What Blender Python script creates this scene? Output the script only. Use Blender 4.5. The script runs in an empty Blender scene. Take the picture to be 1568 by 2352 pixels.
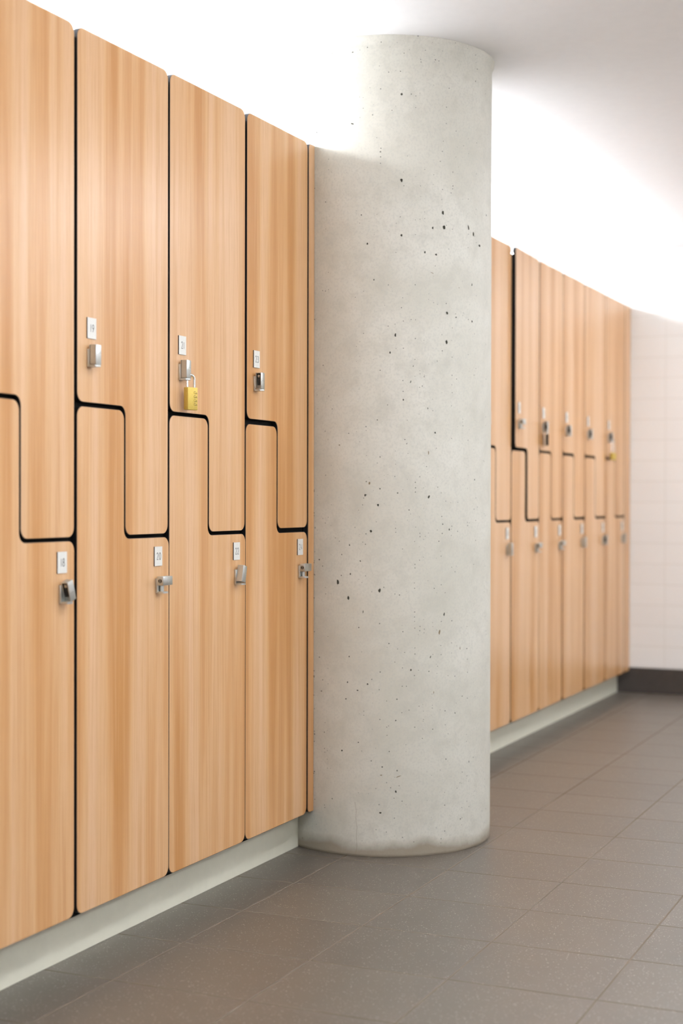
import bpy, bmesh, math, random
from mathutils import Vector, Matrix
random.seed(7)
S = bpy.context.scene
COL = S.collection

# ------------------------------------------------------------------ measurements (metres)
CAM_X, CAM_Z = 1.8, 0.99507
END_Y = 7.7334            # end wall
CEIL = 2.2775
WALL_L = -0.52            # wall behind the lockers
WALL_R = 3.4
WALL_B = -2.6
TOP, BOT = 1.9905, 0.114  # door tops and bottoms
PX, PY, PR = 0.0994, 4.1596, 0.31
DT = 0.013                # door thickness
ZU, ZL = 1.1955, 0.910    # the two horizontal joints between upper and lower doors
EDGES_NEAR = [1.905, 2.291, 2.677, 3.063, 3.4485, 3.8235]
EDGES_FAR = [4.545, 4.931, 5.317, 5.703, 6.0875, 6.4485, 6.821, 7.2125, 7.604]

# ------------------------------------------------------------------ helpers
def srgb(r, g, b):
    f = lambda c: (c / 255 / 12.92) if c / 255 <= 0.04045 else ((c / 255 + 0.055) / 1.055) ** 2.4
    return (f(r), f(g), f(b), 1.0)

class NT:
    def __init__(s, name):
        s.m = bpy.data.materials.new(name); s.m.use_nodes = True
        s.t = s.m.node_tree; s.n = s.t.nodes; s.b = s.n['Principled BSDF']
    def new(s, kind, **kw):
        n = s.n.new(kind)
        for k, v in kw.items():
            if k.startswith('_'): setattr(n, k[1:], v)
            else: n.inputs[k].default_value = v
        return n
    def link(s, a, b): s.t.links.new(a, b)
    def val(s, x, sock):
        if hasattr(x, 'is_output'): s.link(x, sock)
        else: sock.default_value = x
    def math(s, op, a, b=0.0, clamp=False):
        n = s.n.new('ShaderNodeMath'); n.operation = op; n.use_clamp = clamp
        s.val(a, n.inputs[0]); s.val(b, n.inputs[1]); return n.outputs[0]
    def mix(s, f, a, b, mode='MIX'):
        n = s.n.new('ShaderNodeMix'); n.data_type = 'RGBA'; n.blend_type = mode
        s.val(f, n.inputs[0]); s.val(a, n.inputs[6]); s.val(b, n.inputs[7]); return n.outputs[2]
    def pos(s): return s.n.new('ShaderNodeNewGeometry').outputs['Position']
    def mapping(s, vec, scale=(1, 1, 1), loc=(0, 0, 0)):
        n = s.n.new('ShaderNodeMapping'); n.inputs['Scale'].default_value = scale; n.inputs['Location'].default_value = loc
        s.link(vec, n.inputs['Vector']); return n.outputs[0]
    def noise(s, vec, scale=1.0, detail=3.0, rough=0.5, dist=0.0):
        n = s.n.new('ShaderNodeTexNoise'); n.inputs['Scale'].default_value = scale
        n.inputs['Detail'].default_value = detail; n.inputs['Roughness'].default_value = rough
        n.inputs['Distortion'].default_value = dist
        s.link(vec, n.inputs['Vector']); return n.outputs[0]
    def ramp(s, f, stops):
        n = s.n.new('ShaderNodeValToRGB'); e = n.color_ramp.elements
        while len(e) < len(stops): e.new(0.5)
        for k, (p, c) in zip(e, stops):
            k.position = p; k.color = c if hasattr(c, '__len__') else (c, c, c, 1)
        s.link(f, n.inputs[0]); return n.outputs[0]
    def bump(s, h, strength=0.2, distance=0.001):
        n = s.n.new('ShaderNodeBump'); n.inputs['Strength'].default_value = strength; n.inputs['Distance'].default_value = distance
        s.link(h, n.inputs['Height']); s.link(n.outputs[0], s.b.inputs['Normal'])
    def done(s, color=None, rough=None, metal=None, spec=None):
        for v, k in ((color, 'Base Color'), (rough, 'Roughness'), (metal, 'Metallic'), (spec, 'Specular IOR Level')):
            if v is not None: s.val(v, s.b.inputs[k])
        return s.m

def simple(name, color, rough=0.5, metal=0.0, spec=0.5, grain=0.04, gs=60):
    t = NT(name); n = t.noise(t.pos(), gs, 4)
    c2 = tuple(max(0, x * (1 - grain * 2)) for x in color[:3]) + (1,)
    return t.done(t.mix(t.ramp(n, [(0.3, 0.0), (0.7, 1.0)]), color, c2), rough, metal, spec)
CRACK = -82.85
STRIP_E, TUBE_E, PANEL_E, EXPOSURE, FOCUS, FSTOP = 64.0, 31.0, 24.0, -0.14, 3.8, 2.4
LAMPS = [(1.5, -1.0, 'behind the viewpoint'), (1.5, 1.2, 'above the viewpoint'), (1.45, 2.85, 'before the pillar'), (1.75, 5.4, 'added past the pillar to brighten the far end'), (1.3, 6.85, 'added near the end wall to brighten it')]  # last two are unseen lamps added to brighten the far end
PITS = [(-60.24,1.8775,8.9,11.5,0),(-37.47,1.7949,8.1,12.3,0),(-43.43,1.7501,5.3,8.8,0),(-36.7,1.7544,9.8,11.6,0),(-19.52,1.7647,6.6,16.6,0),(-15.2,1.7492,7.4,12.5,0),(-60.17,1.7253,6.8,6.8,0),(-77.61,1.7026,6.2,6.8,0),(-9.2,1.7211,11.9,7.7,0),(-47.84,1.6811,5.8,8.1,0),(-41.34,1.6768,7.7,6.1,0),(-80.79,1.7831,3.5,4.1,0),(-60.83,1.7765,3.4,2.7,0),(-74.22,1.6028,4.1,4.7,0),(-41.89,1.645,2.7,2.4,0),(-16.53,1.6045,4.8,9.0,0),(-34.73,1.5164,7.5,10.3,0),(-28.75,1.5064,5.5,4.8,0),(-16.33,1.5006,7.2,6.2,0),(-63.2,1.4498,6.1,11.5,0),(-34.84,1.4351,8.4,10.9,0),(-65.93,1.4007,4.7,8.1,0),(-60.09,1.5257,2.7,2.7,0),(-53.88,1.3646,2.5,4.7,0),(-49.0,1.3097,3.3,3.1,0),(-84.01,1.5556,2.8,2.0,0),(0.05,1.8152,6.7,7.8,0),(-81.48,1.4321,2.1,2.0,0),(-83.37,1.4195,2.5,2.0,0),(-55.15,1.3212,2.8,6.8,0),(-50.35,1.3522,2.1,2.0,0),(-48.01,1.3356,2.2,4.1,0),(-52.96,1.3363,2.1,2.0,0),(-28.3,1.3336,4.6,2.7,0),(-43.71,1.625,10.6,1.7,1),(-59.02,1.2708,4.8,5.4,0),(-72.3,1.2147,3.4,4.1,0),(-96.9,1.2475,3.2,2.7,0),(-45.93,1.2482,3.0,5.4,0),(-87.45,1.1782,4.4,2.7,0),(-58.15,1.1605,3.4,3.4,0),(-45.46,1.1249,3.7,12.2,1),(-76.33,1.0394,5.5,8.1,1),(-78.54,1.0065,4.8,8.1,0),(-70.84,1.0242,4.1,4.7,0),(-71.89,0.9791,6.1,8.8,0),(-45.19,1.0018,6.0,12.2,0),(-55.89,0.9654,3.5,3.4,0),(-75.51,0.9066,7.5,7.5,0),(-37.05,0.9257,3.3,5.5,0),(-32.96,0.9105,4.3,7.5,0),(-86.85,0.8673,3.6,6.1,0),(-91.14,0.8404,3.0,4.8,0),(-104.89,0.8247,5.4,4.8,0),(-80.98,0.8232,4.2,5.4,0),(-86.35,0.7867,4.3,6.8,0),(-91.33,0.782,3.0,4.1,0),(-93.36,0.763,6.9,17.1,0),(-87.47,0.7198,7.3,12.9,0),(-71.03,0.7413,7.5,13.6,0),(-68.78,0.7509,2.7,3.4,0),(-60.75,0.7296,3.1,3.0,0),(-42.05,0.7469,3.5,3.4,0),(-79.5,0.6824,2.8,8.8,0),(-36.08,0.6735,4.9,13.7,0),(-92.49,0.8778,3.1,3.4,0),(-92.6,1.1459,6.1,4.8,1),(-41.72,1.1807,6.2,6.8,0),(-63.34,1.0581,2.7,2.7,0),(-40.98,1.1375,3.1,2.7,0),(-13.5,1.0517,5.2,4.9,0),(-94.85,0.8865,3.1,2.7,0),(-83.88,0.9164,2.5,2.4,0),(-39.39,0.878,3.2,3.4,0),(-43.09,1.2418,3.0,2.7,0),(-57.25,1.1487,2.8,2.7,0),(-81.68,0.6382,3.5,4.1,0),(-38.88,0.6244,5.6,19.8,1),(-66.09,0.5946,3.4,4.1,0),(-104.68,0.5498,4.5,4.1,0),(-86.86,0.5563,3.6,4.8,0),(-44.13,0.5552,3.0,9.5,0),(-44.94,0.5155,4.1,3.7,0),(-54.79,0.5215,4.9,6.8,0),(-70.56,0.5158,3.1,2.7,0),(-77.05,0.4812,5.2,4.8,0),(-87.77,0.4849,4.0,6.1,0),(-82.39,0.4633,6.4,4.1,0),(-88.71,0.4379,4.4,4.1,0),(-103.33,0.4546,5.2,3.4,0),(-57.08,0.4759,3.1,3.4,0),(-62.61,0.3809,4.1,4.7,0),(-55.64,0.4095,3.5,2.7,0),(-90.85,0.2927,6.0,4.8,0),(-81.87,0.3188,4.2,3.4,0),(-69.45,0.2518,4.7,4.1,0),(-60.97,0.2256,17.1,2.7,1),(-62.4,0.1832,4.8,7.5,0),(-65.1,0.1942,3.1,3.1,0),(-60.7,0.1994,2.7,2.7,0),(-70.01,0.229,6.1,4.1,1),(-70.21,0.1247,8.1,5.4,0),(-24.7,0.0916,6.0,4.1,0),(-108.0,0.2246,4.7,3.5,0),(-34.69,0.2668,4.2,3.4,0),(-18.06,0.2494,4.0,6.3,0),(-96.43,0.1552,3.6,3.1,0),(-19.98,0.5721,4.4,3.5,0),(-25.32,0.575,2.9,9.0,1),(-28.93,0.4974,3.7,3.4,0),(-23.66,0.4386,4.1,2.8,0),(-43.01,0.4127,3.0,2.7,0),(-42.76,0.3535,3.4,2.7,0),(-28.78,0.3937,3.7,4.8,0),(-65.84,0.2954,2.7,4.1,0),(-42.18,0.4561,2.3,8.9,1),(-61.69,0.5796,2.4,2.4,0),(-58.08,0.57,2.8,2.7,0),(-52.61,0.582,2.5,2.4,0),(-33.5,0.5004,3.0,2.4,0),(-33.4,0.337,3.0,2.7,0),(-48.52,0.3296,2.9,2.7,0),(-66.18,0.366,2.4,2.7,0),(-79.0,0.3949,2.8,2.4,0),(-101.37,0.3398,3.4,3.4,0),(-110.06,2.2648,8.5,12.1,0),(-97.39,2.2398,3.0,2.6,0),(-85.7,2.2353,6.3,3.4,0),(-71.75,2.193,2.1,2.1,0),(-60.88,2.1784,3.8,3.0,0),(-60.22,2.1152,7.7,7.6,0),(-42.13,2.2175,3.8,3.0,0),(-65.22,2.0701,2.5,3.0,0),(-85.79,2.0373,9.9,3.8,0),(-107.1,2.0279,4.6,5.2,0),(-40.82,2.2731,2.9,2.6,0),(-39.37,2.264,2.5,2.6,0),(-56.31,2.2392,2.2,2.1,0),(-37.29,1.9943,2.5,2.6,0),(-39.1,1.9371,2.5,3.0,0),(-29.17,1.956,2.3,1.7,0),(-11.89,2.2209,6.0,2.6,0),(-33.75,2.1446,4.8,2.1,0),(-66.31,2.2453,1.7,1.7,0)]
# ------------------------------------------------------------------ materials
def wood_mat():
    t = NT('laminate_wood'); P = t.pos()
    # broad streaks a few centimetres wide, nearly constant over the height of a door
    broad = t.noise(t.mapping(P, (0.0, 11.0, 0.45), (0, WOOD_OFF, 0)), 1.0, 2.0, 0.5)
    med = t.noise(t.mapping(P, (0.0, 46.0, 1.1), (0, 1.3, 0)), 1.0, 3.0, 0.6)
    fine = t.noise(t.mapping(P, (0.0, 210.0, 2.6), (0, 4.1, 0)), 1.0, 4.0, 0.7, 0.15)
    tick = t.noise(t.mapping(P, (0.0, 520.0, 14.0), (0, 2.2, 0)), 1.0, 2.0, 0.6)
    base = t.ramp(broad, [(0.36, WOOD_L), (0.49, WOOD_M), (0.55, WOOD_M2), (0.64, WOOD_D)])
    c = t.mix(t.math('MULTIPLY', t.ramp(med, [(0.48, 0.0), (0.68, 1.0)]), 0.40), base, WOOD_D)
    c = t.mix(t.math('MULTIPLY', t.ramp(med, [(0.30, 1.0), (0.46, 0.0)]), 0.35), c, WOOD_L)
    c = t.mix(t.math('MULTIPLY', t.ramp(fine, [(0.48, 0.0), (0.72, 1.0)]), 0.42), c, WOOD_F)
    c = t.mix(t.math('MULTIPLY', t.ramp(fine, [(0.32, 1.0), (0.47, 0.0)]), 0.35), c, WOOD_L)
    c = t.mix(t.math('MULTIPLY', t.ramp(tick, [(0.55, 0.0), (0.72, 1.0)]), 0.30), c, WOOD_F)
    t.bump(fine, 0.06, 0.0005)
    return t.done(c, 0.30, 0.0, 0.5)
WOOD_OFF = 0.37
WOOD_L = (0.66, 0.415, 0.232, 1); WOOD_M = (0.62, 0.365, 0.175, 1); WOOD_M2 = (0.575, 0.310, 0.128, 1); WOOD_D = (0.475, 0.222, 0.065, 1); WOOD_F = (0.425, 0.19, 0.056, 1)

def concrete_mat():
    t = NT('cast_concrete'); P = t.pos()
    big = t.noise(P, 3.2, 5, 0.6, 0.6); mid = t.noise(t.mapping(P, (1, 1, 1), (3, 1, 2)), 17, 6, 0.65, 0.3); fin = t.noise(P, 160, 4, 0.6)
    c = t.mix(t.ramp(big, [(0.35, 0.0), (0.66, 1.0)]), (0.615, 0.592, 0.515, 1), (0.530, 0.505, 0.425, 1))
    c = t.mix(t.math('MULTIPLY', t.ramp(mid, [(0.48, 0.0), (0.72, 1.0)]), 0.50), c, (0.44, 0.42, 0.35, 1))
    c = t.mix(t.math('MULTIPLY', t.ramp(fin, [(0.48, 0.0), (0.66, 1.0)]), 0.5), c, (0.465, 0.452, 0.400, 1))
    # pin holes: only some voronoi cells hold one, more of them in patches
    def holes(scale, size, share, off):
        v = t.n.new('ShaderNodeTexVoronoi'); v.inputs['Scale'].default_value = scale
        t.link(t.mapping(P, (1, 1, 1), off), v.inputs['Vector'])
        sep = t.n.new('ShaderNodeSeparateColor'); t.link(v.outputs['Color'], sep.inputs[0])
        patch = t.noise(t.mapping(P, (1, 1, 1), off), 5.0, 2)
        some = t.math('LESS_THAN', sep.outputs[0], t.math('MULTIPLY', t.ramp(patch, [(0.35, 0.12), (0.70, 1.0)]), share))
        near = t.math('LESS_THAN', v.outputs['Distance'], t.math('MULTIPLY', sep.outputs[1], size))
        return t.math('MULTIPLY', some, near)
    h = t.math('MAXIMUM', holes(105, 0.19, 0.50, (0, 0, 0)), holes(45, 0.11, 0.30, (5, 2, 1)))
    c = t.mix(t.math('MULTIPLY', h, 0.82), c, (0.06, 0.058, 0.045, 1))
    # damp dirt line at the foot with a ragged upper edge
    sx = t.n.new('ShaderNodeSeparateXYZ'); t.link(P, sx.inputs[0])
    edge = t.math('ADD', sx.outputs[2], t.math('MULTIPLY', t.noise(P, 6, 4), -0.095))
    dn = t.n.new('ShaderNodeMapRange'); dn.inputs['From Min'].default_value = 0.006; dn.inputs['From Max'].default_value = -0.026
    t.link(edge, dn.inputs['Value'])
    c = t.mix(t.math('MULTIPLY', dn.outputs[0], 0.78), c, (0.22, 0.170, 0.110, 1))
    t.bump(t.math('ADD', t.math('MULTIPLY', fin, 0.5), t.math('MULTIPLY', h, -1.0)), 0.25, 0.0015)
    return t.done(c, 0.62, 0.0, 0.4)

TX0, TS, TY0, TSY = 0.10823, 0.31434, 2.94164, 0.28931
def floor_mat():
    t = NT('speckled_floor_tile'); P = t.pos()
    b = t.n.new('ShaderNodeTexBrick'); b.offset = 0.0; b.squash = 1.0
    for k, v in (('Scale', 1.0), ('Mortar Size', 0.0026), ('Mortar Smooth', 0.3), ('Bias', 0.0), ('Brick Width', TS), ('Row Height', TSY),
                 ('Color1', (0, 0, 0, 1)), ('Color2', (1, 1, 1, 1)), ('Mortar', (0.5, 0.5, 0.5, 1))): b.inputs[k].default_value = v
    t.link(t.mapping(P, (1, 1, 1), (-TX0 + 20 * TS, -TY0 + 40 * TSY, 0)), b.inputs['Vector'])
    tone = t.mix(b.outputs['Color'], FL_A, FL_B)
    cloud = t.noise(P, 9, 4, 0.6)
    tone = t.mix(t.math('MULTIPLY', t.ramp(cloud, [(0.40, 0.0), (0.70, 1.0)]), 0.35), tone, FL_C)
    fin = t.noise(P, 420, 3, 0.6)
    tone = t.mix(t.math('MULTIPLY', t.ramp(fin, [(0.5, 0.0), (0.75, 1.0)]), 0.3), tone, FL_B)
    def specks(scale, size, share, off):
        v = t.n.new('ShaderNodeTexVoronoi'); v.inputs['Scale'].default_value = scale
        t.link(t.mapping(P, (1, 1, 1), off), v.inputs['Vector'])
        sep = t.n.new('ShaderNodeSeparateColor'); t.link(v.outputs['Color'], sep.inputs[0])
        return t.math('MULTIPLY', t.math('LESS_THAN', sep.outputs[0], share), t.math('LESS_THAN', v.outputs['Distance'], t.math('MULTIPLY', sep.outputs[1], size)))
    sp = t.math('MAXIMUM', specks(230, 0.32, 0.45, (0, 0, 0)), specks(110, 0.20, 0.6, (3, 7, 0)))
    tone = t.mix(t.math('MULTIPLY', sp, 0.7), tone, (0.56, 0.50, 0.42, 1))
    F = b.outputs['Fac']
    c = t.mix(F, tone, FL_G)
    r = t.mix(F, (0.40, 0.40, 0.40, 1), (0.95, 0.95, 0.95, 1))
    spec = t.math('ADD', t.math('MULTIPLY', F, -1.0), 1.1)
    t.bump(t.math('MULTIPLY', F, -1.0), 0.5, 0.0012)
    return t.done(c, r, 0.0, spec)
FL_A = (0.100, 0.083, 0.065, 1); FL_B = (0.117, 0.097, 0.075, 1); FL_C = (0.084, 0.069, 0.053, 1); FL_G = (0.170, 0.139, 0.105, 1)

def wall_tile_mat():
    t = NT('cream_wall_tile'); P = t.pos()
    sx = t.n.new('ShaderNodeSeparateXYZ'); t.link(P, sx.inputs[0])
    cb = t.n.new('ShaderNodeCombineXYZ'); t.link(sx.outputs[0], cb.inputs[0]); t.link(sx.outputs[2], cb.inputs[1])
    b = t.n.new('ShaderNodeTexBrick'); b.offset = 0.0
    for k, v in (('Scale', 1.0), ('Mortar Size', 0.0028), ('Mortar Smooth', 0.6), ('Brick Width', 0.318), ('Row Height', 0.106),
                 ('Color1', (0.85, 0.835, 0.80, 1)), ('Color2', (0.84, 0.82, 0.785, 1)), ('Mortar', (0.75, 0.725, 0.675, 1))): b.inputs[k].default_value = v
    t.link(t.mapping(cb.outputs[0], (1, 1, 1), (-0.18 + 10 * 0.318, -0.241 + 30 * 0.106, 0)), b.inputs['Vector'])
    t.bump(t.math('MULTIPLY', b.outputs['Fac'], -1.0), 0.6, 0.002)
    return t.done(b.outputs['Color'], 0.28, 0.0, 0.5)

M = {}
M['wood'] = wood_mat(); M['concrete'] = concrete_mat(); M['floor'] = floor_mat(); M['tile'] = wall_tile_mat()
M['black'] = simple('black_core_edge', (0.006, 0.0055, 0.006, 1), 0.6, 0, 0.2)
M['rim'] = simple('sanded_laminate_rim', (0.20, 0.125, 0.075, 1), 0.6, 0, 0.3)
M['inside'] = simple('dark_locker_interior', (0.008, 0.0075, 0.007, 1), 0.8, 0, 0.1)
M['white'] = simple('white_paint', (0.86, 0.855, 0.845, 1), 0.7, 0, 0.3, 0.01, 30)
M['plinth'] = simple('pale_grey_green_plinth', (0.70, 0.675, 0.545, 1), 0.45, 0, 0.45, 0.02, 40)
M['skirt'] = simple('dark_skirting_tile', (0.062, 0.050, 0.042, 1), 0.4, 0, 0.5, 0.1, 50)
M['zinc'] = simple('satin_nickel', (0.58, 0.59, 0.56, 1), 0.34, 1.0, 0.5, 0.03, 300)
M['zincdark'] = simple('lock_cavity', (0.05, 0.043, 0.035, 1), 0.5, 0.6)
M['plate'] = simple('white_number_plate', (0.73, 0.715, 0.655, 1), 0.42, 0, 0.5, 0.02, 200)
M['ink'] = simple('engraved_black', (0.035, 0.034, 0.033, 1), 0.6)
M['backing'] = simple('dark_plate_edge', (0.05, 0.028, 0.022, 1), 0.6)
M['brass'] = simple('brass_lock', (0.62, 0.45, 0.095, 1), 0.48, 0.45, 0.5, 0.05, 250)
M['steel'] = simple('polished_steel', (0.78, 0.78, 0.75, 1), 0.22, 1.0)
M['blackmetal'] = simple('black_enamel', (0.008, 0.008, 0.009, 1), 0.6, 0, 0.2)
M['pit'] = simple('dark_air_void', (0.055, 0.052, 0.038, 1), 0.9, 0, 0.1, 0.2, 300)
M['brownstone'] = simple('brown_aggregate', (0.26, 0.20, 0.12, 1), 0.8, 0, 0.2, 0.2, 300)
M['alu'] = simple('aluminium_housing', (0.7, 0.7, 0.7, 1), 0.4, 0.8)
LAMP_COL = (0.93, 0.975, 1.06, 1)
def emit(name, col, strength):
    t = NT(name); t.b.inputs['Emission Color'].default_value = col; t.b.inputs['Emission Strength'].default_value = strength
    n = t.noise(t.pos(), 20, 2)
    return t.done(t.mix(n, (0.9, 0.9, 0.88, 1), (0.86, 0.86, 0.85, 1)), 0.6)
M['strip'] = emit('strip_diffuser', LAMP_COL, STRIP_E)
M['tube'] = emit('fill_tube_diffuser', LAMP_COL, TUBE_E)
M['panel'] = emit('ceiling_diffuser', LAMP_COL, PANEL_E)

# ------------------------------------------------------------------ mesh building
def obj(name, bm, mats, parent=None, smooth=None):
    me = bpy.data.meshes.new(name); bm.normal_update(); bm.to_mesh(me); bm.free()
    for m in (mats if isinstance(mats, (list, tuple)) else [mats]): me.materials.append(m)
    o = bpy.data.objects.new(name, me); COL.objects.link(o)
    if parent: o.parent = parent
    if smooth is not None:
        for p in me.polygons: p.use_smooth = True
        try: me.set_sharp_from_angle(angle=math.radians(smooth))
        except Exception: pass
    return o
def thing(name, loc, label, cat, group=None):
    o = bpy.data.objects.new(name, None); COL.objects.link(o); o.location = loc; o.empty_display_size = 0.05
    return tag(o, label, cat, group)
def tag(o, label, cat, group=None, kind=None):
    o['label'] = label; o['category'] = cat
    if group: o['group'] = group
    if kind: o['kind'] = kind
    return o
def box(bm, lo, hi, mi=0, bev=0.0, seg=2, mat=None):
    r = bmesh.ops.create_cube(bm, size=1.0); vs = r['verts']
    for v in vs:
        v.co = Vector([lo[i] + (v.co[i] + 0.5) * (hi[i] - lo[i]) for i in range(3)])
    fs = list({f for v in vs for f in v.link_faces})
    for f in fs: f.material_index = mi
    if bev > 0:
        es = list({e for v in vs for e in v.link_edges})
        rr = bmesh.ops.bevel(bm, geom=es, offset=bev, segments=seg, affect='EDGES', profile=0.5)
        fs = list({f for f in rr['faces']} | {f for f in fs if f.is_valid})
        vs = list({v for f in fs for v in f.verts})
        for f in fs: f.material_index = mi
    if mat is not None:
        bmesh.ops.transform(bm, matrix=mat, verts=vs)
    return vs
def tube(bm, pts, r, n=10, mi=0, cap=True):
    rings = []; pts = [Vector(p) for p in pts]
    t0 = (pts[1] - pts[0]).normalized(); up = Vector((0, 0, 1)) if abs(t0.z) < 0.9 else Vector((1, 0, 0))
    a = t0.cross(up).normalized(); b = a.cross(t0)
    for i, p in enumerate(pts):
        t = ((pts[min(i + 1, len(pts) - 1)] - pts[max(i - 1, 0)])).normalized()
        a = (a - t * a.dot(t)).normalized(); b = t.cross(a)
        rings.append([bm.verts.new(p + (a * math.cos(2 * math.pi * k / n) + b * math.sin(2 * math.pi * k / n)) * r) for k in range(n)])
    for r0, r1 in zip(rings, rings[1:]):
        for k in range(n):
            f = bm.faces.new((r0[k], r0[(k + 1) % n], r1[(k + 1) % n], r1[k])); f.material_index = mi
    if cap:
        for ring in (rings[0][::-1], rings[-1]):
            f = bm.faces.new(ring); f.material_index = mi
def round_poly(pts, rad, seg=6):
    """pts: (y, z) outline, counter-clockwise; every corner (convex or re-entrant) is rounded."""
    out = []; n = len(pts)
    for i in range(n):
        p = Vector(pts[i]); a = Vector(pts[i - 1]); b = Vector(pts[(i + 1) % n])
        r = rad[i] if hasattr(rad, '__len__') else rad
        if r <= 0: out.append(p); continue
        d1 = (a - p).normalized(); d2 = (b - p).normalized()
        c = p + (d1 + d2) * r; s = p + d1 * r; e = p + d2 * r
        a0 = math.atan2((s - c).y, (s - c).x); a1 = math.atan2((e - c).y, (e - c).x); da = (a1 - a0 + math.pi) % (2 * math.pi) - math.pi
        for k in range(seg + 1):
            t = a0 + da * k / seg; out.append(c + Vector((math.cos(t), math.sin(t))) * r)
    return out
def slab(bm, outline, x0, x1, front=0, edge=1, cham=0.0008):
    """a flat panel in the y-z plane from x0 (back) to x1 (front) with a slim chamfer round the front"""
    n = len(outline)
    cen = outline
    B = [bm.verts.new((x0, p[0], p[1])) for p in cen]
    F = [bm.verts.new((x1 - cham, p[0], p[1])) for p in cen]
    ins = []
    for i in range(n):
        a = Vector(cen[i - 1]); p = Vector(cen[i]); b = Vector(cen[(i + 1) % n])
        t = (b - a); 
        t = t.normalized() if t.length > 1e-9 else Vector((1, 0))
        nrm = Vector((-t.y, t.x)); ins.append(p + nrm * cham)
    G = [bm.verts.new((x1, p[0], p[1])) for p in ins]
    for i in range(n):
        j = (i + 1) % n
        f = bm.faces.new((B[i], B[j], F[j], F[i])); f.material_index = edge
        f = bm.faces.new((F[i], F[j], G[j], G[i])); f.material_index = 2
    f = bm.faces.new(G); f.material_index = front
    f = bm.faces.new(B[::-1]); f.material_index = edge
# ------------------------------------------------------------------ the room
def plane_box(name, lo, hi, m, label, cat, kind='structure', bev=0):
    bm = bmesh.new(); box(bm, lo, hi, 0, bev); o = obj(name, bm, m); return tag(o, label, cat, None, kind)
plane_box('floor', (WALL_L - 0.1, WALL_B - 0.1, -0.1), (WALL_R + 0.1, END_Y + 0.1, 0.0), M['floor'], 'brown-grey speckled tile floor of the changing room', 'floor')
plane_box('ceiling', (WALL_L - 0.1, WALL_B - 0.1, CEIL), (WALL_R + 0.1, END_Y + 0.1, CEIL + 0.1), M['white'], 'smooth white ceiling above the lockers and pillar', 'ceiling')
plane_box('wall_left', (WALL_L - 0.1, WALL_B, 0.0), (WALL_L, END_Y, CEIL), M['white'], 'white wall behind the row of lockers', 'wall')
plane_box('wall_end', (WALL_L, END_Y, 0.0), (WALL_R, END_Y + 0.1, CEIL), M['tile'], 'cream tiled wall at the far end past the last locker', 'wall')
plane_box('wall_right', (WALL_R, WALL_B, 0.0), (WALL_R + 0.1, END_Y, CEIL), M['white'], 'white wall on the open side of the room', 'wall')
plane_box('wall_back', (WALL_L, WALL_B - 0.1, 0.0), (WALL_R, WALL_B, CEIL), M['white'], 'white wall behind the viewpoint', 'wall')
plane_box('baseboard_end', (WALL_L, END_Y - 0.012, 0.0), (WALL_R, END_Y, 0.130), M['skirt'], 'dark grey tile skirting along the foot of the end wall', 'baseboard', bev=0.002)

# kick plinths under the lockers
bm = bmesh.new(); box(bm, (-0.47, EDGES_NEAR[0], 0.0), (-0.0770, 3.8235, 0.106)); box(bm, (-0.0776, EDGES_NEAR[0], 0.0), (-0.0616, 3.8945, 0.106), 0, 0.0008)
tag(obj('trim_1', bm, M['plinth']), 'pale grey-green kick plinth in front of the concrete pillar', 'plinth', None, 'structure')
bm = bmesh.new(); box(bm, (-0.47, 4.50, 0.0), (-0.0770, END_Y - 0.012, 0.106)); box(bm, (-0.0776, 4.425, 0.0), (-0.0616, END_Y - 0.012, 0.106), 0, 0.0008)
tag(obj('trim_2', bm, M['plinth']), 'pale grey-green kick plinth beyond the concrete pillar', 'plinth', None, 'structure')

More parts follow.
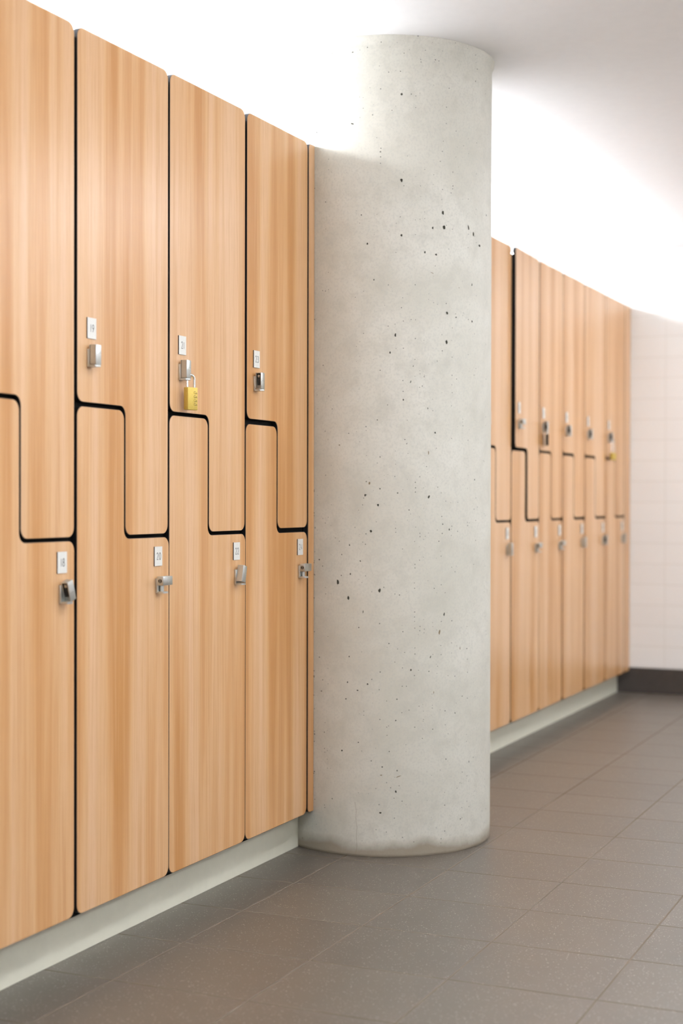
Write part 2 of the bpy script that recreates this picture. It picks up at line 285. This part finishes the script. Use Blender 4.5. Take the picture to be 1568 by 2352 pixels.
# concrete pillar
def pillar():
    bm = bmesh.new(); N = 160
    prof = [(PR - 0.004, 0.0), (PR - 0.001, 0.004), (PR, 0.010), (PR, 0.5), (PR, 1.0), (PR, 1.5), (PR, 2.0), (PR, CEIL)]
    rings = [[bm.verts.new((PX + r * math.cos(2 * math.pi * k / N), PY + r * math.sin(2 * math.pi * k / N), z)) for k in range(N)] for r, z in prof]
    for a, b in zip(rings, rings[1:]):
        for k in range(N): bm.faces.new((a[k], a[(k + 1) % N], b[(k + 1) % N], b[k]))
    bm.faces.new(rings[0][::-1]); bm.faces.new(rings[-1])
    rnd = random.Random(3)
    def on(th, z, off=0.0005): return (PX + (PR + off) * math.cos(th), PY + (PR + off) * math.sin(th), z)
    for th, z, w, h, kind in PITS:
        th = math.radians(th); w = max(w, 1.8) / 1000 / 2; h = max(h, 1.8) / 1000 / 2
        n = 9; tilt = rnd.uniform(-0.35, 0.35) if h > 1.8 * w or w > 1.8 * h else 0; vs = []
        for k in range(n):
            a = 2 * math.pi * k / n; j = rnd.uniform(0.62, 1.12)
            x, y = w * j * math.cos(a), h * j * math.sin(a)
            x, y = x * math.cos(tilt) - y * math.sin(tilt), x * math.sin(tilt) + y * math.cos(tilt)
            vs.append(bm.verts.new(on(th + x / PR, z + y)))
        f = bm.faces.new(vs); f.material_index = 2 if kind else 1
    # hairline crack at the foot
    cr = [(-84.5, .152), (-83.6, .128), (-83.9, .106), (-83.2, .082), (-83.5, .058), (-83.2, .030), (-83.9, .006)]
    cr = [(CRACK + (a + 83.6) * 0.9, z) for a, z in cr]
    for (a0, z0), (a1, z1) in zip(cr, cr[1:]):
        wd = 0.0003 / PR
        f = bm.faces.new([bm.verts.new(on(math.radians(a0) - wd, z0)), bm.verts.new(on(math.radians(a1) - wd, z1)), bm.verts.new(on(math.radians(a1) + wd, z1)), bm.verts.new(on(math.radians(a0) + wd, z0))]); f.material_index = 2
    o = obj('concrete_pillar', bm, [M['concrete'], M['pit'], M['brownstone']], None, 30)
    tag(o, 'round bare concrete pillar rising from the tiles to the ceiling', 'pillar', None, 'structure')
    # sealant fillet where the pillar meets the ceiling
    bm = bmesh.new(); prof = [(PR + 0.0002, CEIL - 0.026), (PR + 0.001, CEIL - 0.020), (PR + 0.0035, CEIL - 0.011), (PR + 0.0075, CEIL - 0.004), (PR + 0.008, CEIL - 0.0003)]
    rings = [[bm.verts.new((PX + r * math.cos(2 * math.pi * k / N), PY + r * math.sin(2 * math.pi * k / N), z)) for k in range(N)] for r, z in prof]
    for a, b in zip(rings, rings[1:]):
        for k in range(N): bm.faces.new((a[k], a[(k + 1) % N], b[(k + 1) % N], b[k]))
    obj('top_collar', bm, M['concrete'], o, 40)
pillar()

# ------------------------------------------------------------------ number plates
DIG = {
 '0': [[(.5 + .42 * math.cos(a * math.pi / 10), .5 + .5 * math.sin(a * math.pi / 10)) for a in range(21)]],
 '1': [[(.5, 0), (.5, 1)]],
 '2': [[(.08, .80), (.18, .93), (.38, 1.0), (.62, .97), (.76, .84), (.76, .68), (.62, .46), (.38, .22), (.08, 0.03), (.88, 0.03)]],
 '3': [[(.12, .88), (.28, .98), (.52, 1.0), (.74, .90), (.76, .72), (.64, .58), (.40, .54)], [(.40, .54), (.68, .48), (.84, .32), (.80, .12), (.58, 0.0), (.30, 0.0), (.08, .10)]],
 '4': [[(.72, 0), (.72, 1.0), (.06, .28), (.95, .28)]],
 '5': [[(.80, .98), (.30, .98), (.24, .58), (.52, .60), (.78, .46), (.82, .26), (.68, .06), (.42, 0.0), (.12, .04)]],
 '6': [[(.66, 1.0), (.34, .66), (.14, .36), (.20, .12), (.44, 0.0), (.70, .06), (.84, .28), (.74, .48), (.52, .56), (.28, .50), (.16, .36)]],
 '7': [[(.06, .98), (.86, .98), (.32, 0.0)]],
 '8': [[(.5 + .30 * math.cos(a * math.pi / 8), .76 + .24 * math.sin(a * math.pi / 8)) for a in range(17)], [(.5 + .38 * math.cos(a * math.pi / 8), .26 + .26 * math.sin(a * math.pi / 8)) for a in range(17)]],
}
DIG['9'] = [[(1 - x, 1 - y) for x, y in DIG['6'][0]]]
def digits(bm, text, x, yc, zc, h, mi, wf=0.56, th=0.105, gap=0.12):
    adv = [0.30 if c == '1' else wf for c in text]; tot = sum(adv) + gap * (len(text) - 1); y = -tot / 2
    for c, a in zip(text, adv):
        for pl in DIG[c]:
            pts = [Vector(((y + (px - 0.5) * wf + a / 2) * h, (pz - 0.5) * h)) for px, pz in pl]
            L = []; R = []
            for i, p in enumerate(pts):
                d = (pts[min(i + 1, len(pts) - 1)] - pts[max(i - 1, 0)]).normalized(); nn = Vector((-d.y, d.x)) * h * th / 2
                L.append(bm.verts.new((x, yc + p.x + nn.x, zc + p.y + nn.y))); R.append(bm.verts.new((x, yc + p.x - nn.x, zc + p.y - nn.y)))
            for i in range(len(pts) - 1):
                f = bm.faces.new((R[i], R[i + 1], L[i + 1], L[i])); f.material_index = mi
        y += a + gap
def plate(parent, yc, zc, text):
    bm = bmesh.new(); box(bm, (0.0, yc - 0.0168, zc - 0.0222), (0.0026, yc + 0.0168, zc + 0.0222), 1)
    for f in bm.faces:
        f.material_index = 0 if f.normal.x > 0.5 else 1
    if text: digits(bm, text, 0.0028, yc + 0.001, zc, 0.0158, 2)
    return obj('number_plate', bm, [M['plate'], M['backing'], M['ink']], parent)

# ------------------------------------------------------------------ turn-latch locks
BW, BD, BL = 0.0205, 0.0165, 0.0425        # latch block: width, depth, length
def hasp(parent, yl, zb, state):
    """yl = left edge, zb = underside. state: solid / open / turned / tilt_r / tilt_l"""
    bm = bmesh.new()
    box(bm, (0.0, yl, zb), (0.0062, yl + 0.0205, zb + (0.034 if state == 'turned' else 0.0385)), 0, 0.0012)
    # bottom flange with an eye for a padlock: two arms and a rounded nose round the hole
    fl = round_poly([(0.004, yl + 0.001), (0.0265, yl + 0.001), (0.0265, yl + 0.0195), (0.004, yl + 0.0195)], [0, .008, .008, 0], 5)
    hole = [(0.0185 + 0.0048 * math.cos(2 * math.pi * k / 16), yl + 0.01025 + 0.0048 * math.sin(2 * math.pi * k / 16)) for k in range(16)]
    m = len(fl)
    for z, flip in ((zb, True), (zb + 0.0042, False)):
        ov = [bm.verts.new((p[0], p[1], z)) for p in fl]; hv = [bm.verts.new((p[0], p[1], z)) for p in hole]
        es = [bm.edges.new((ov[i], ov[(i + 1) % m])) for i in range(m)] + [bm.edges.new((hv[i], hv[(i + 1) % 16])) for i in range(16)]
        bmesh.ops.triangle_fill(bm, use_beauty=True, edges=es)
        if not flip: o1, h1 = ov, hv
        else: o0, h0 = ov, hv
    for a, b in ((o0, o1), (h0, h1)):
        for i in range(len(a)): bm.faces.new((a[i], a[(i + 1) % len(a)], b[(i + 1) % len(a)], b[i]))
    if state == 'turned': # the short boss under the turned latch
        tube(bm, [(0.0105, yl + 0.0125, zb + 0.004), (0.0105, yl + 0.0125, zb + 0.017)], 0.0048, 14)
    bmesh.ops.recalc_face_normals(bm, faces=bm.faces)
    base = obj('lock_base', bm, M['zinc'], parent, 35)
    # latch block, built upright about its own centre, hollow on one side
    bm = bmesh.new(); h = BL / 2; w = BW / 2; x0, x1 = 0.0068, 0.0068 + BD
    t = 0.0024
    # shell: front, top, bottom, one side, thin back; the side at -y (or +y) left open on hollow blocks
    opn = {'open': -1, 'tilt_r': -1, 'solid': 1, 'tilt_l': 1, 'turned': 1}[state]
    box(bm, (x1 - t, -w, -h), (x1, w, h), 0, 0.0009)
    box(bm, (x0, -w, h - t), (x1 - t * .5, w, h), 0, 0.0007)
    box(bm, (x0, -w, -h), (x1 - t * .5, w, -h + t), 0, 0.0007)
    box(bm, (x0, -w, -h + t * .5), (x0 + t, w, h - t * .5), 0)
    s = -opn
    if s < 0: box(bm, (x0 + t * .5, -w, -h + t * .5), (x1 - t * .5, -w + t, h - t * .5), 0)
    else: box(bm, (x0 + t * .5, w - t, -h + t * .5), (x1 - t * .5, w, h - t * .5), 0)
    # inner core and pins inside the hollow
    box(bm, (x0 + 0.003, -w * 0.35, -h + 0.003), (x1 - 0.003, w * 0.35, h - 0.003), 1)
    if opn < 0:
        tube(bm, [(x0 + BD / 2, -w + 0.002, h - 0.009), (x0 + BD / 2, 0, h - 0.009)], 0.0034, 12, 0)
        for k in range(3): box(bm, (x0 + 0.0035 + k * 0.0036, -w + 0.002, -h + 0.003), (x0 + 0.0055 + k * 0.0036, 0.0, -h + 0.0095), 0)
    # fine engraved line across the front face
    box(bm, (x1 - 0.0002, -w + 0.001, -0.0003), (x1 + 0.00015, w - 0.001, 0.0003), 2)
    cen = (yl + 0.0105, zb + 0.0262); ang = 0.0
    if state == 'turned':
        ang = 90.0; cen = (yl + 0.0182, zb + 0.0285)
        # end face keyhole with slotted barrel
        tube(bm, [(x0 + BD / 2, 0.0, h - 0.001), (x0 + BD / 2, 0.0, h + 0.0003)], 0.0055, 18, 0)
        tube(bm, [(x0 + BD / 2, 0.0, h - 0.001), (x0 + BD / 2, 0.0, h + 0.0006)], 0.0047, 18, 1)
        box(bm, (x0 + BD / 2 - 0.0006, -0.004, h), (x0 + BD / 2 + 0.0006, 0.004, h + 0.0009), 0)
    if state == 'tilt_r': ang = 17.0; cen = (yl + 0.0150, zb + 0.0268)
    if state == 'tilt_l': ang = -13.0; cen = (yl + 0.0135, zb + 0.0275)
    bmesh.ops.recalc_face_normals(bm, faces=bm.faces)
    # rotate in the y-z plane: positive angle turns the top towards -y
    ra = math.radians(ang); R = Matrix(((1, 0, 0), (0, math.cos(ra), -math.sin(ra)), (0, math.sin(ra), math.cos(ra))))
    for v in bm.verts: v.co = R @ v.co + Vector((0, cen[0], cen[1]))
    obj('latch', bm, [M['zinc'], M['zincdark'], M['steel']], parent, 35)
    return (0.0185, yl + 0.01025, zb)

# ------------------------------------------------------------------ lockers
RC = 0.021
def locker(y0, y1, spec):
    """spec: upper/lower text, lock states, door insets"""
    g = thing('wooden_locker', (0, (y0 + y1) / 2, 0.106), spec['label'], 'locker', spec['group'])
    off = -Vector(g.location)
    def put(o, piv=None): o.location = off; return o
    # open-fronted black carcass with a stepped divider
    bm = bmesh.new(); t = 0.012; a, b = y0 + 0.0005, y1 - 0.0005; xb, xf = -0.47, -0.0165; zt = 1.972; zbm = 0.106
    box(bm, (xb, a, zbm), (xf, a + t, zt)); box(bm, (xb, b - t, zbm), (xf, b, zt))
    box(bm, (xb, a + t, zbm), (xf, b - t, zbm + t)); box(bm, (xb, a + t, zt - t), (xf, b - t, zt))
    box(bm, (xb, a + t, zbm + t), (xb + 0.006, b - t, zt - t))
    ym = y0 + (y1 - y0) * 0.495
    box(bm, (xb + .006, a + t, ZU - t / 2), (xf, ym + t / 2, ZU + t / 2)); box(bm, (xb + .006, ym - t / 2, ZL - t / 2), (xf, b - t, ZL + t / 2))
    box(bm, (xb + .006, ym - t / 2, ZL + t / 2), (xf, ym + t / 2, ZU - t / 2))
    put(obj('carcass', bm, M['inside'], g))
    il_u, ir_u, il_l, ir_l = spec.get('inset', (0.003, 0.003, 0.002, 0.002))
    du, dl = spec.get('joint', (0.0095, 0.008)); hu, hl = du / 2, dl / 2; sm = 0.0028; shift = spec.get('seam', 0.0)
    ym += shift
    up = round_poly([(y0 + il_u, ZU + hu), (ym + sm, ZU + hu), (ym + sm, ZL + hl), (y1 - ir_u, ZL + hl), (y1 - ir_u, TOP), (y0 + il_u, TOP)], RC)
    lo = round_poly([(y0 + il_l, BOT), (y1 - ir_l, BOT), (y1 - ir_l, ZL - hl), (ym - sm, ZL - hl), (ym - sm, ZU - hu), (y0 + il_l, ZU - hu)], RC)
    eyes = {}
    for key, out in (('u', up), ('l', lo)):
        bm = bmesh.new(); slab(bm, out, -DT, 0.0, 0, 1)
        d = obj('door', bm, [M['wood'], M['black'], M['rim']], g)
        d.location = off
        num = spec.get('num_' + key)
        if num: d['label'] = ('upper' if key == 'u' else 'lower') + ' door numbered ' + num if spec.get('readable') else ('upper door' if key == 'u' else 'lower door')
        if key == 'u': yc, zc, yl, zb = y0 + 0.0575, 1.3590, y0 + 0.0415, 1.2755
        else: yc, zc, yl, zb = y1 - 0.0520, 0.8625, y1 - 0.0625, 0.7775
        if spec.get('bare_' + key): continue
        plate(d, yc, zc, num if spec.get('digits', True) else None)
        eyes[key] = hasp(d, yl + spec.get('dy_' + key, 0), zb, spec.get('lock_' + key, 'solid'))
        if key == 'u' and spec.get('ajar'):
            # swing about the hinge on the far edge
            ang = math.radians(spec['ajar']); piv = Vector((0, y1 - ir_u, 0)) + off
            R = Matrix.Rotation(ang, 4, 'Z'); d.matrix_local = Matrix.Translation(piv) @ R @ Matrix.Translation(-piv) @ Matrix.Translation(off)
    return g, eyes

NEAR, FAR = 'wooden lockers before the pillar', 'wooden lockers beyond the pillar'
near_specs = [
 dict(label='wooden locker standing before the one with plate 18', group=NEAR, bare_u=1, bare_l=1),
 dict(label='wooden locker with plate 18 and a tilted lock on its lower door', group=NEAR, num_l='18', lock_u='solid', lock_l='tilt_r', bare_u=1, readable=1, inset=(.003, .0055, .002, .0045)),
 dict(label='wooden locker with plates 19 above and 20 below', group=NEAR, num_u='19', num_l='20', lock_u='solid', lock_l='turned', readable=1, inset=(.006, .006, .0055, .0012), joint=(.0095, .0082), seam=.002),
 dict(label='wooden locker with plates 21 and 22 and a brass padlock', group=NEAR, num_u='21', num_l='22', lock_u='solid', lock_l='tilt_l', readable=1, inset=(.0025, .005, .0012, .001), joint=(.0085, .0085), seam=-.002),
 dict(label='wooden locker with plates 23 and 24 next to the concrete pillar', group=NEAR, num_u='23', num_l='24', lock_u='open', lock_l='turned', readable=1, inset=(.0065, .0045, .001, .0045), joint=(.0135, .0125), seam=-.003),
]
EY = {}
for i, s in enumerate(near_specs): EY['n%d' % i] = locker(EDGES_NEAR[i], EDGES_NEAR[i + 1], s)[1]
far_specs = [
 dict(label='first wooden locker behind the concrete pillar, hidden by it', group=FAR, num_u='25', num_l='26'),
 dict(label='second wooden locker behind the concrete pillar, hidden by it', group=FAR, num_u='27', num_l='28', lock_l='turned'),
 dict(label='wooden locker partly hidden just beyond the concrete pillar', group=FAR, num_u='29', num_l='30', lock_u='open', lock_l='solid', inset=(.003, .004, .002, .0045)),
 dict(label='wooden locker whose upper door stands slightly ajar, wide black gap', group=FAR, num_u='31', num_l='32', lock_u='turned', lock_l='turned', inset=(.005, .004, .0045, .001), joint=(.012, .010), ajar=2.3),
 dict(label='wooden locker with a black padlock beyond the pillar', group=FAR, num_u='33', num_l='34', lock_u='open', lock_l='turned', inset=(.0055, .002, .001, .0045)),
 dict(label='wooden locker right after the one with the black padlock', group=FAR, num_u='35', num_l='36', lock_u='open', lock_l='solid', inset=(.003, .002, .005, .0045), joint=(.011, .010)),
 dict(label='second last wooden locker before the tiled end wall', group=FAR, num_u='37', num_l='38', lock_u='open', lock_l='open', inset=(.003, .002, .005, .002), joint=(.011, .010)),
 dict(label='last wooden locker before the tiled end wall, brass padlock hanging low', group=FAR, num_u='39', num_l='40', lock_u='open', lock_l='solid', inset=(.003, .003, .002, .002), joint=(.009, .009)),
]
for i, s in enumerate(far_specs): EY['f%d' % i] = locker(EDGES_FAR[i], EDGES_FAR[i + 1], s)[1]

# filler strips between lockers and pillar / end wall
def filler(name, y0, y1, rl, rr, ret, label):
    bm = bmesh.new()
    slab(bm, round_poly([(y0, BOT), (y1, BOT), (y1, TOP), (y0, TOP)], [rl, rr, rr, rl]), -DT, 0.0, 0, 1)
    box(bm, (-0.16, ret, BOT + 0.02), (-DT + 0.0005, ret + 0.012, TOP - 0.02), 1)
    tag(obj(name, bm, [M['wood'], M['black'], M['rim']]), label, 'filler panel', 'wooden filler strips')
filler('filler_strip', 3.8275, 3.8655, 0.014, 0.0006, 3.8240, 'narrow wooden filler strip between locker 23 and the concrete pillar')
filler('filler_strip', 4.4540, 4.5415, 0.0006, 0.014, 4.5325, 'wooden filler strip behind the concrete pillar, hidden by it')
filler('filler_strip', 7.6080, END_Y - 0.002, 0.014, 0.0006, 7.6045, 'wooden filler strip in the corner between last locker and end wall')

# ------------------------------------------------------------------ padlocks
def shackle_pts(s, drop, rise):
    pts = [(-s / 2, -drop)]
    for k in range(13):
        a = math.pi - math.pi * k / 12; pts.append((s / 2 * math.cos(a), rise - s / 2 + s / 2 * math.sin(a)))
    pts.append((s / 2, -drop)); return pts
def padlock(loc, ang, w, t, h, s, rise, body_m, label, dials=0, lean=0.0, sr=0.003):
    """loc: middle of the body top. ang: heading of the body width in the x-y plane."""
    g = thing('padlock', loc, label, 'padlock', 'padlocks hanging on the lockers')
    g.rotation_euler = (0, lean, ang)
    bm = bmesh.new(); box(bm, (-w / 2, -t / 2, -h), (w / 2, t / 2, 0), 0, 0.0013, 2); obj('body', bm, body_m, g, 40)
    bm = bmesh.new(); tube(bm, [(x, 0, z) for x, z in shackle_pts(s, 0.004, rise)], sr, 12); obj('shackle', bm, M['steel'], g, 50)
    for k in range(dials):
        zc = -h * (0.24 + 0.17 * k); xc = w * 0.27
        bm = bmesh.new()
        tube(bm, [(xc - 0.0055, -t / 2 + 0.0042, zc), (xc + 0.0055, -t / 2 + 0.0042, zc)], 0.0050, 20, 0)
        # worn numeral mark and the dark slit round the dial
        f0 = -t / 2 - 0.0010
        for a, b, c, d in ((-0.0045, 0.0026, -0.0016, 0.0034), (-0.0020, -0.0020, 0.0024, -0.0012), (0.0018, -0.0012, 0.0026, 0.0014), (-0.0018, 0.0006, -0.0010, 0.0018)):
            box(bm, (xc + a, f0, zc + b), (xc + c, f0 + 0.0006, zc + d), 1)
        obj('dial', bm, [M['brass'], M['ink']], g, 40)
    return g
# brass combination padlock on locker 21: it hangs from the lock's eye, turned a little towards the door edge
ex, ey, ez = EY['n3']['u']; ang = math.radians(75)
dx, dy = math.cos(ang), math.sin(ang); s0 = 0.024
padlock((ex + dx * s0 / 2, ey + dy * s0 / 2, ez - 0.0165), ang, 0.033, 0.0142, 0.0535, s0, 0.0300, M['brass'], 'brass combination padlock hanging from locker 21', 4)
ex, ey, ez = EY['f4']['u']; ang = math.radians(105); dx, dy = math.cos(ang), math.sin(ang); s0 = 0.022
padlock((ex + dx * s0 / 2, ey + dy * s0 / 2, ez - 0.006), ang, 0.036, 0.0115, 0.047, s0, 0.0215, M['blackmetal'], 'black padlock hanging from a locker beyond the pillar')
ex, ey, ez = EY['f7']['u']; ang = math.radians(80); dx, dy = math.cos(ang), math.sin(ang); s0 = 0.026
padlock((ex + dx * s0 / 2, ey + dy * s0 / 2, ez - 0.052), ang, 0.042, 0.016, 0.034, s0, 0.0680, M['brass'], 'brass padlock with long shackle on the last locker by the end wall', 0, 0, 0.0028)

# ------------------------------------------------------------------ lights: locker strips and ceiling lamps, plus added unseen fill
def strip(x, y0, y1, z0, n, label, wall=0):
    """a lit tube in a slim tray, on short stands on the locker tops or, as added fill, on wall brackets"""
    g = thing('fill_tube' if wall else 'strip_light', (x, (y0 + y1) / 2, z0), label, 'light', 'added fill tubes on wall brackets' if wall else 'strip lights on the locker tops')
    L = (y1 - y0) / 2
    h = 0.070 if wall else 0.040
    bm = bmesh.new(); box(bm, (-0.03, -L, h), (0.03, L, h + 0.012), 0, 0.002)
    obj('tray', bm, M['alu'], g)
    for k in range(n):
        c = -L + (2 * k + 1) * L / n
        bm = bmesh.new()
        if wall: box(bm, (-0.02, c - 0.012, h - 0.010), (wall, c + 0.012, h + 0.001)); box(bm, (wall - 0.004, c - 0.02, 0.03), (wall, c + 0.02, 0.075)); obj('bracket', bm, M['alu'], g)
        else: box(bm, (-0.02, c - 0.015, 0.0005), (0.02, c + 0.015, 0.003)); box(bm, (-0.004, c - 0.012, 0.002), (0.004, c + 0.012, h + 0.001)); obj('stand', bm, M['alu'], g)
    bm = bmesh.new(); tube(bm, [(0, -L + 0.01, h + 0.034), (0, L - 0.01, h + 0.034)], 0.0235, 20); obj('diffuser', bm, M['tube' if wall else 'strip'], g, 50)
    return g
strip(-0.20, 1.93, 3.97, 1.972, 4, 'strip light on the locker tops before the pillar')
strip(-0.20, 4.35, 7.60, 1.972, 5, 'strip light on the locker tops beyond the pillar')
strip(WALL_R - 0.10, -1.5, 7.2, 1.98, 8, 'long fill tube added on brackets on the opposite wall', 0.10)  # unseen tube, added to light the doors and plinth from opposite
bk = strip(0.0, -1.7, 1.7, 0.0, 4, 'fill tube added on brackets on the wall behind the viewpoint', 0.10)  # unseen tube, added as frontal fill for the pillar
bk.matrix_world = Matrix.Translation((1.44, WALL_B + 0.10, 1.98)) @ Matrix.Rotation(-math.pi / 2, 4, 'Z')
def ceiling_light(x, y, label):
    g = thing('ceiling_light', (x, y, CEIL), label, 'light', 'ceiling lights over the open floor')
    bm = bmesh.new(); a, b = 0.16, 0.62
    for lo, hi in (((-a, -b, -0.03), (-a + 0.012, b, 0)), ((a - 0.012, -b, -0.03), (a, b, 0)), ((-a + .012, -b, -0.03), (a - .012, -b + 0.012, 0)), ((-a + .012, b - 0.012, -0.03), (a - .012, b, 0))): box(bm, lo, hi)
    obj('frame', bm, M['alu'], g)
    bm = bmesh.new(); box(bm, (-a + 0.013, -b + 0.013, -0.024), (a - 0.013, b - 0.013, -0.012)); obj('diffuser', bm, M['panel'], g)
for x, y, w in LAMPS: ceiling_light(x, y, 'long ceiling light over the open floor, ' + w)

w = bpy.data.worlds.new('World'); S.world = w; w.use_nodes = True
w.node_tree.nodes['Background'].inputs[0].default_value = (0.9, 0.92, 1, 1); w.node_tree.nodes['Background'].inputs[1].default_value = 0.05

# ------------------------------------------------------------------ camera
YAW, PITCH, ROLL, FPX = 0.41759, 0.00852, 0.00203, 3466.13
r = Vector((math.cos(YAW), math.sin(YAW), 0)); fw = Vector((-math.sin(YAW), math.cos(YAW), 0)); z = Vector((0, 0, 1))
f2 = fw * math.cos(PITCH) - z * math.sin(PITCH); u = z * math.cos(PITCH) + fw * math.sin(PITCH)
R2 = r * math.cos(ROLL) + u * math.sin(ROLL); U2 = -r * math.sin(ROLL) + u * math.cos(ROLL)
cam = bpy.data.cameras.new('camera'); co = bpy.data.objects.new('camera', cam); COL.objects.link(co)
mw = Matrix((R2, U2, -f2)).transposed().to_4x4(); mw.translation = Vector((CAM_X, 0, CAM_Z)); co.matrix_world = mw
cam.sensor_fit = 'VERTICAL'; cam.sensor_height = 36.0; cam.sensor_width = 24.0; cam.lens = FPX * 36.0 / 2352.0
cam.clip_start = 0.05; cam.clip_end = 60
cam.dof.use_dof = True; cam.dof.focus_distance = FOCUS; cam.dof.aperture_fstop = FSTOP
S.camera = co
S.view_settings.view_transform = 'Standard'; S.view_settings.look = 'None'; S.view_settings.gamma = 1.0; S.view_settings.use_curve_mapping = False
S.view_settings.exposure = EXPOSURE
S.cycles.use_denoising = True
try: S.cycles.denoiser = 'OPENIMAGEDENOISE'
except Exception: pass
S.cycles.max_bounces = 7; S.cycles.diffuse_bounces = 6; S.cycles.glossy_bounces = 4
S.cycles.sample_clamp_indirect = 8.0
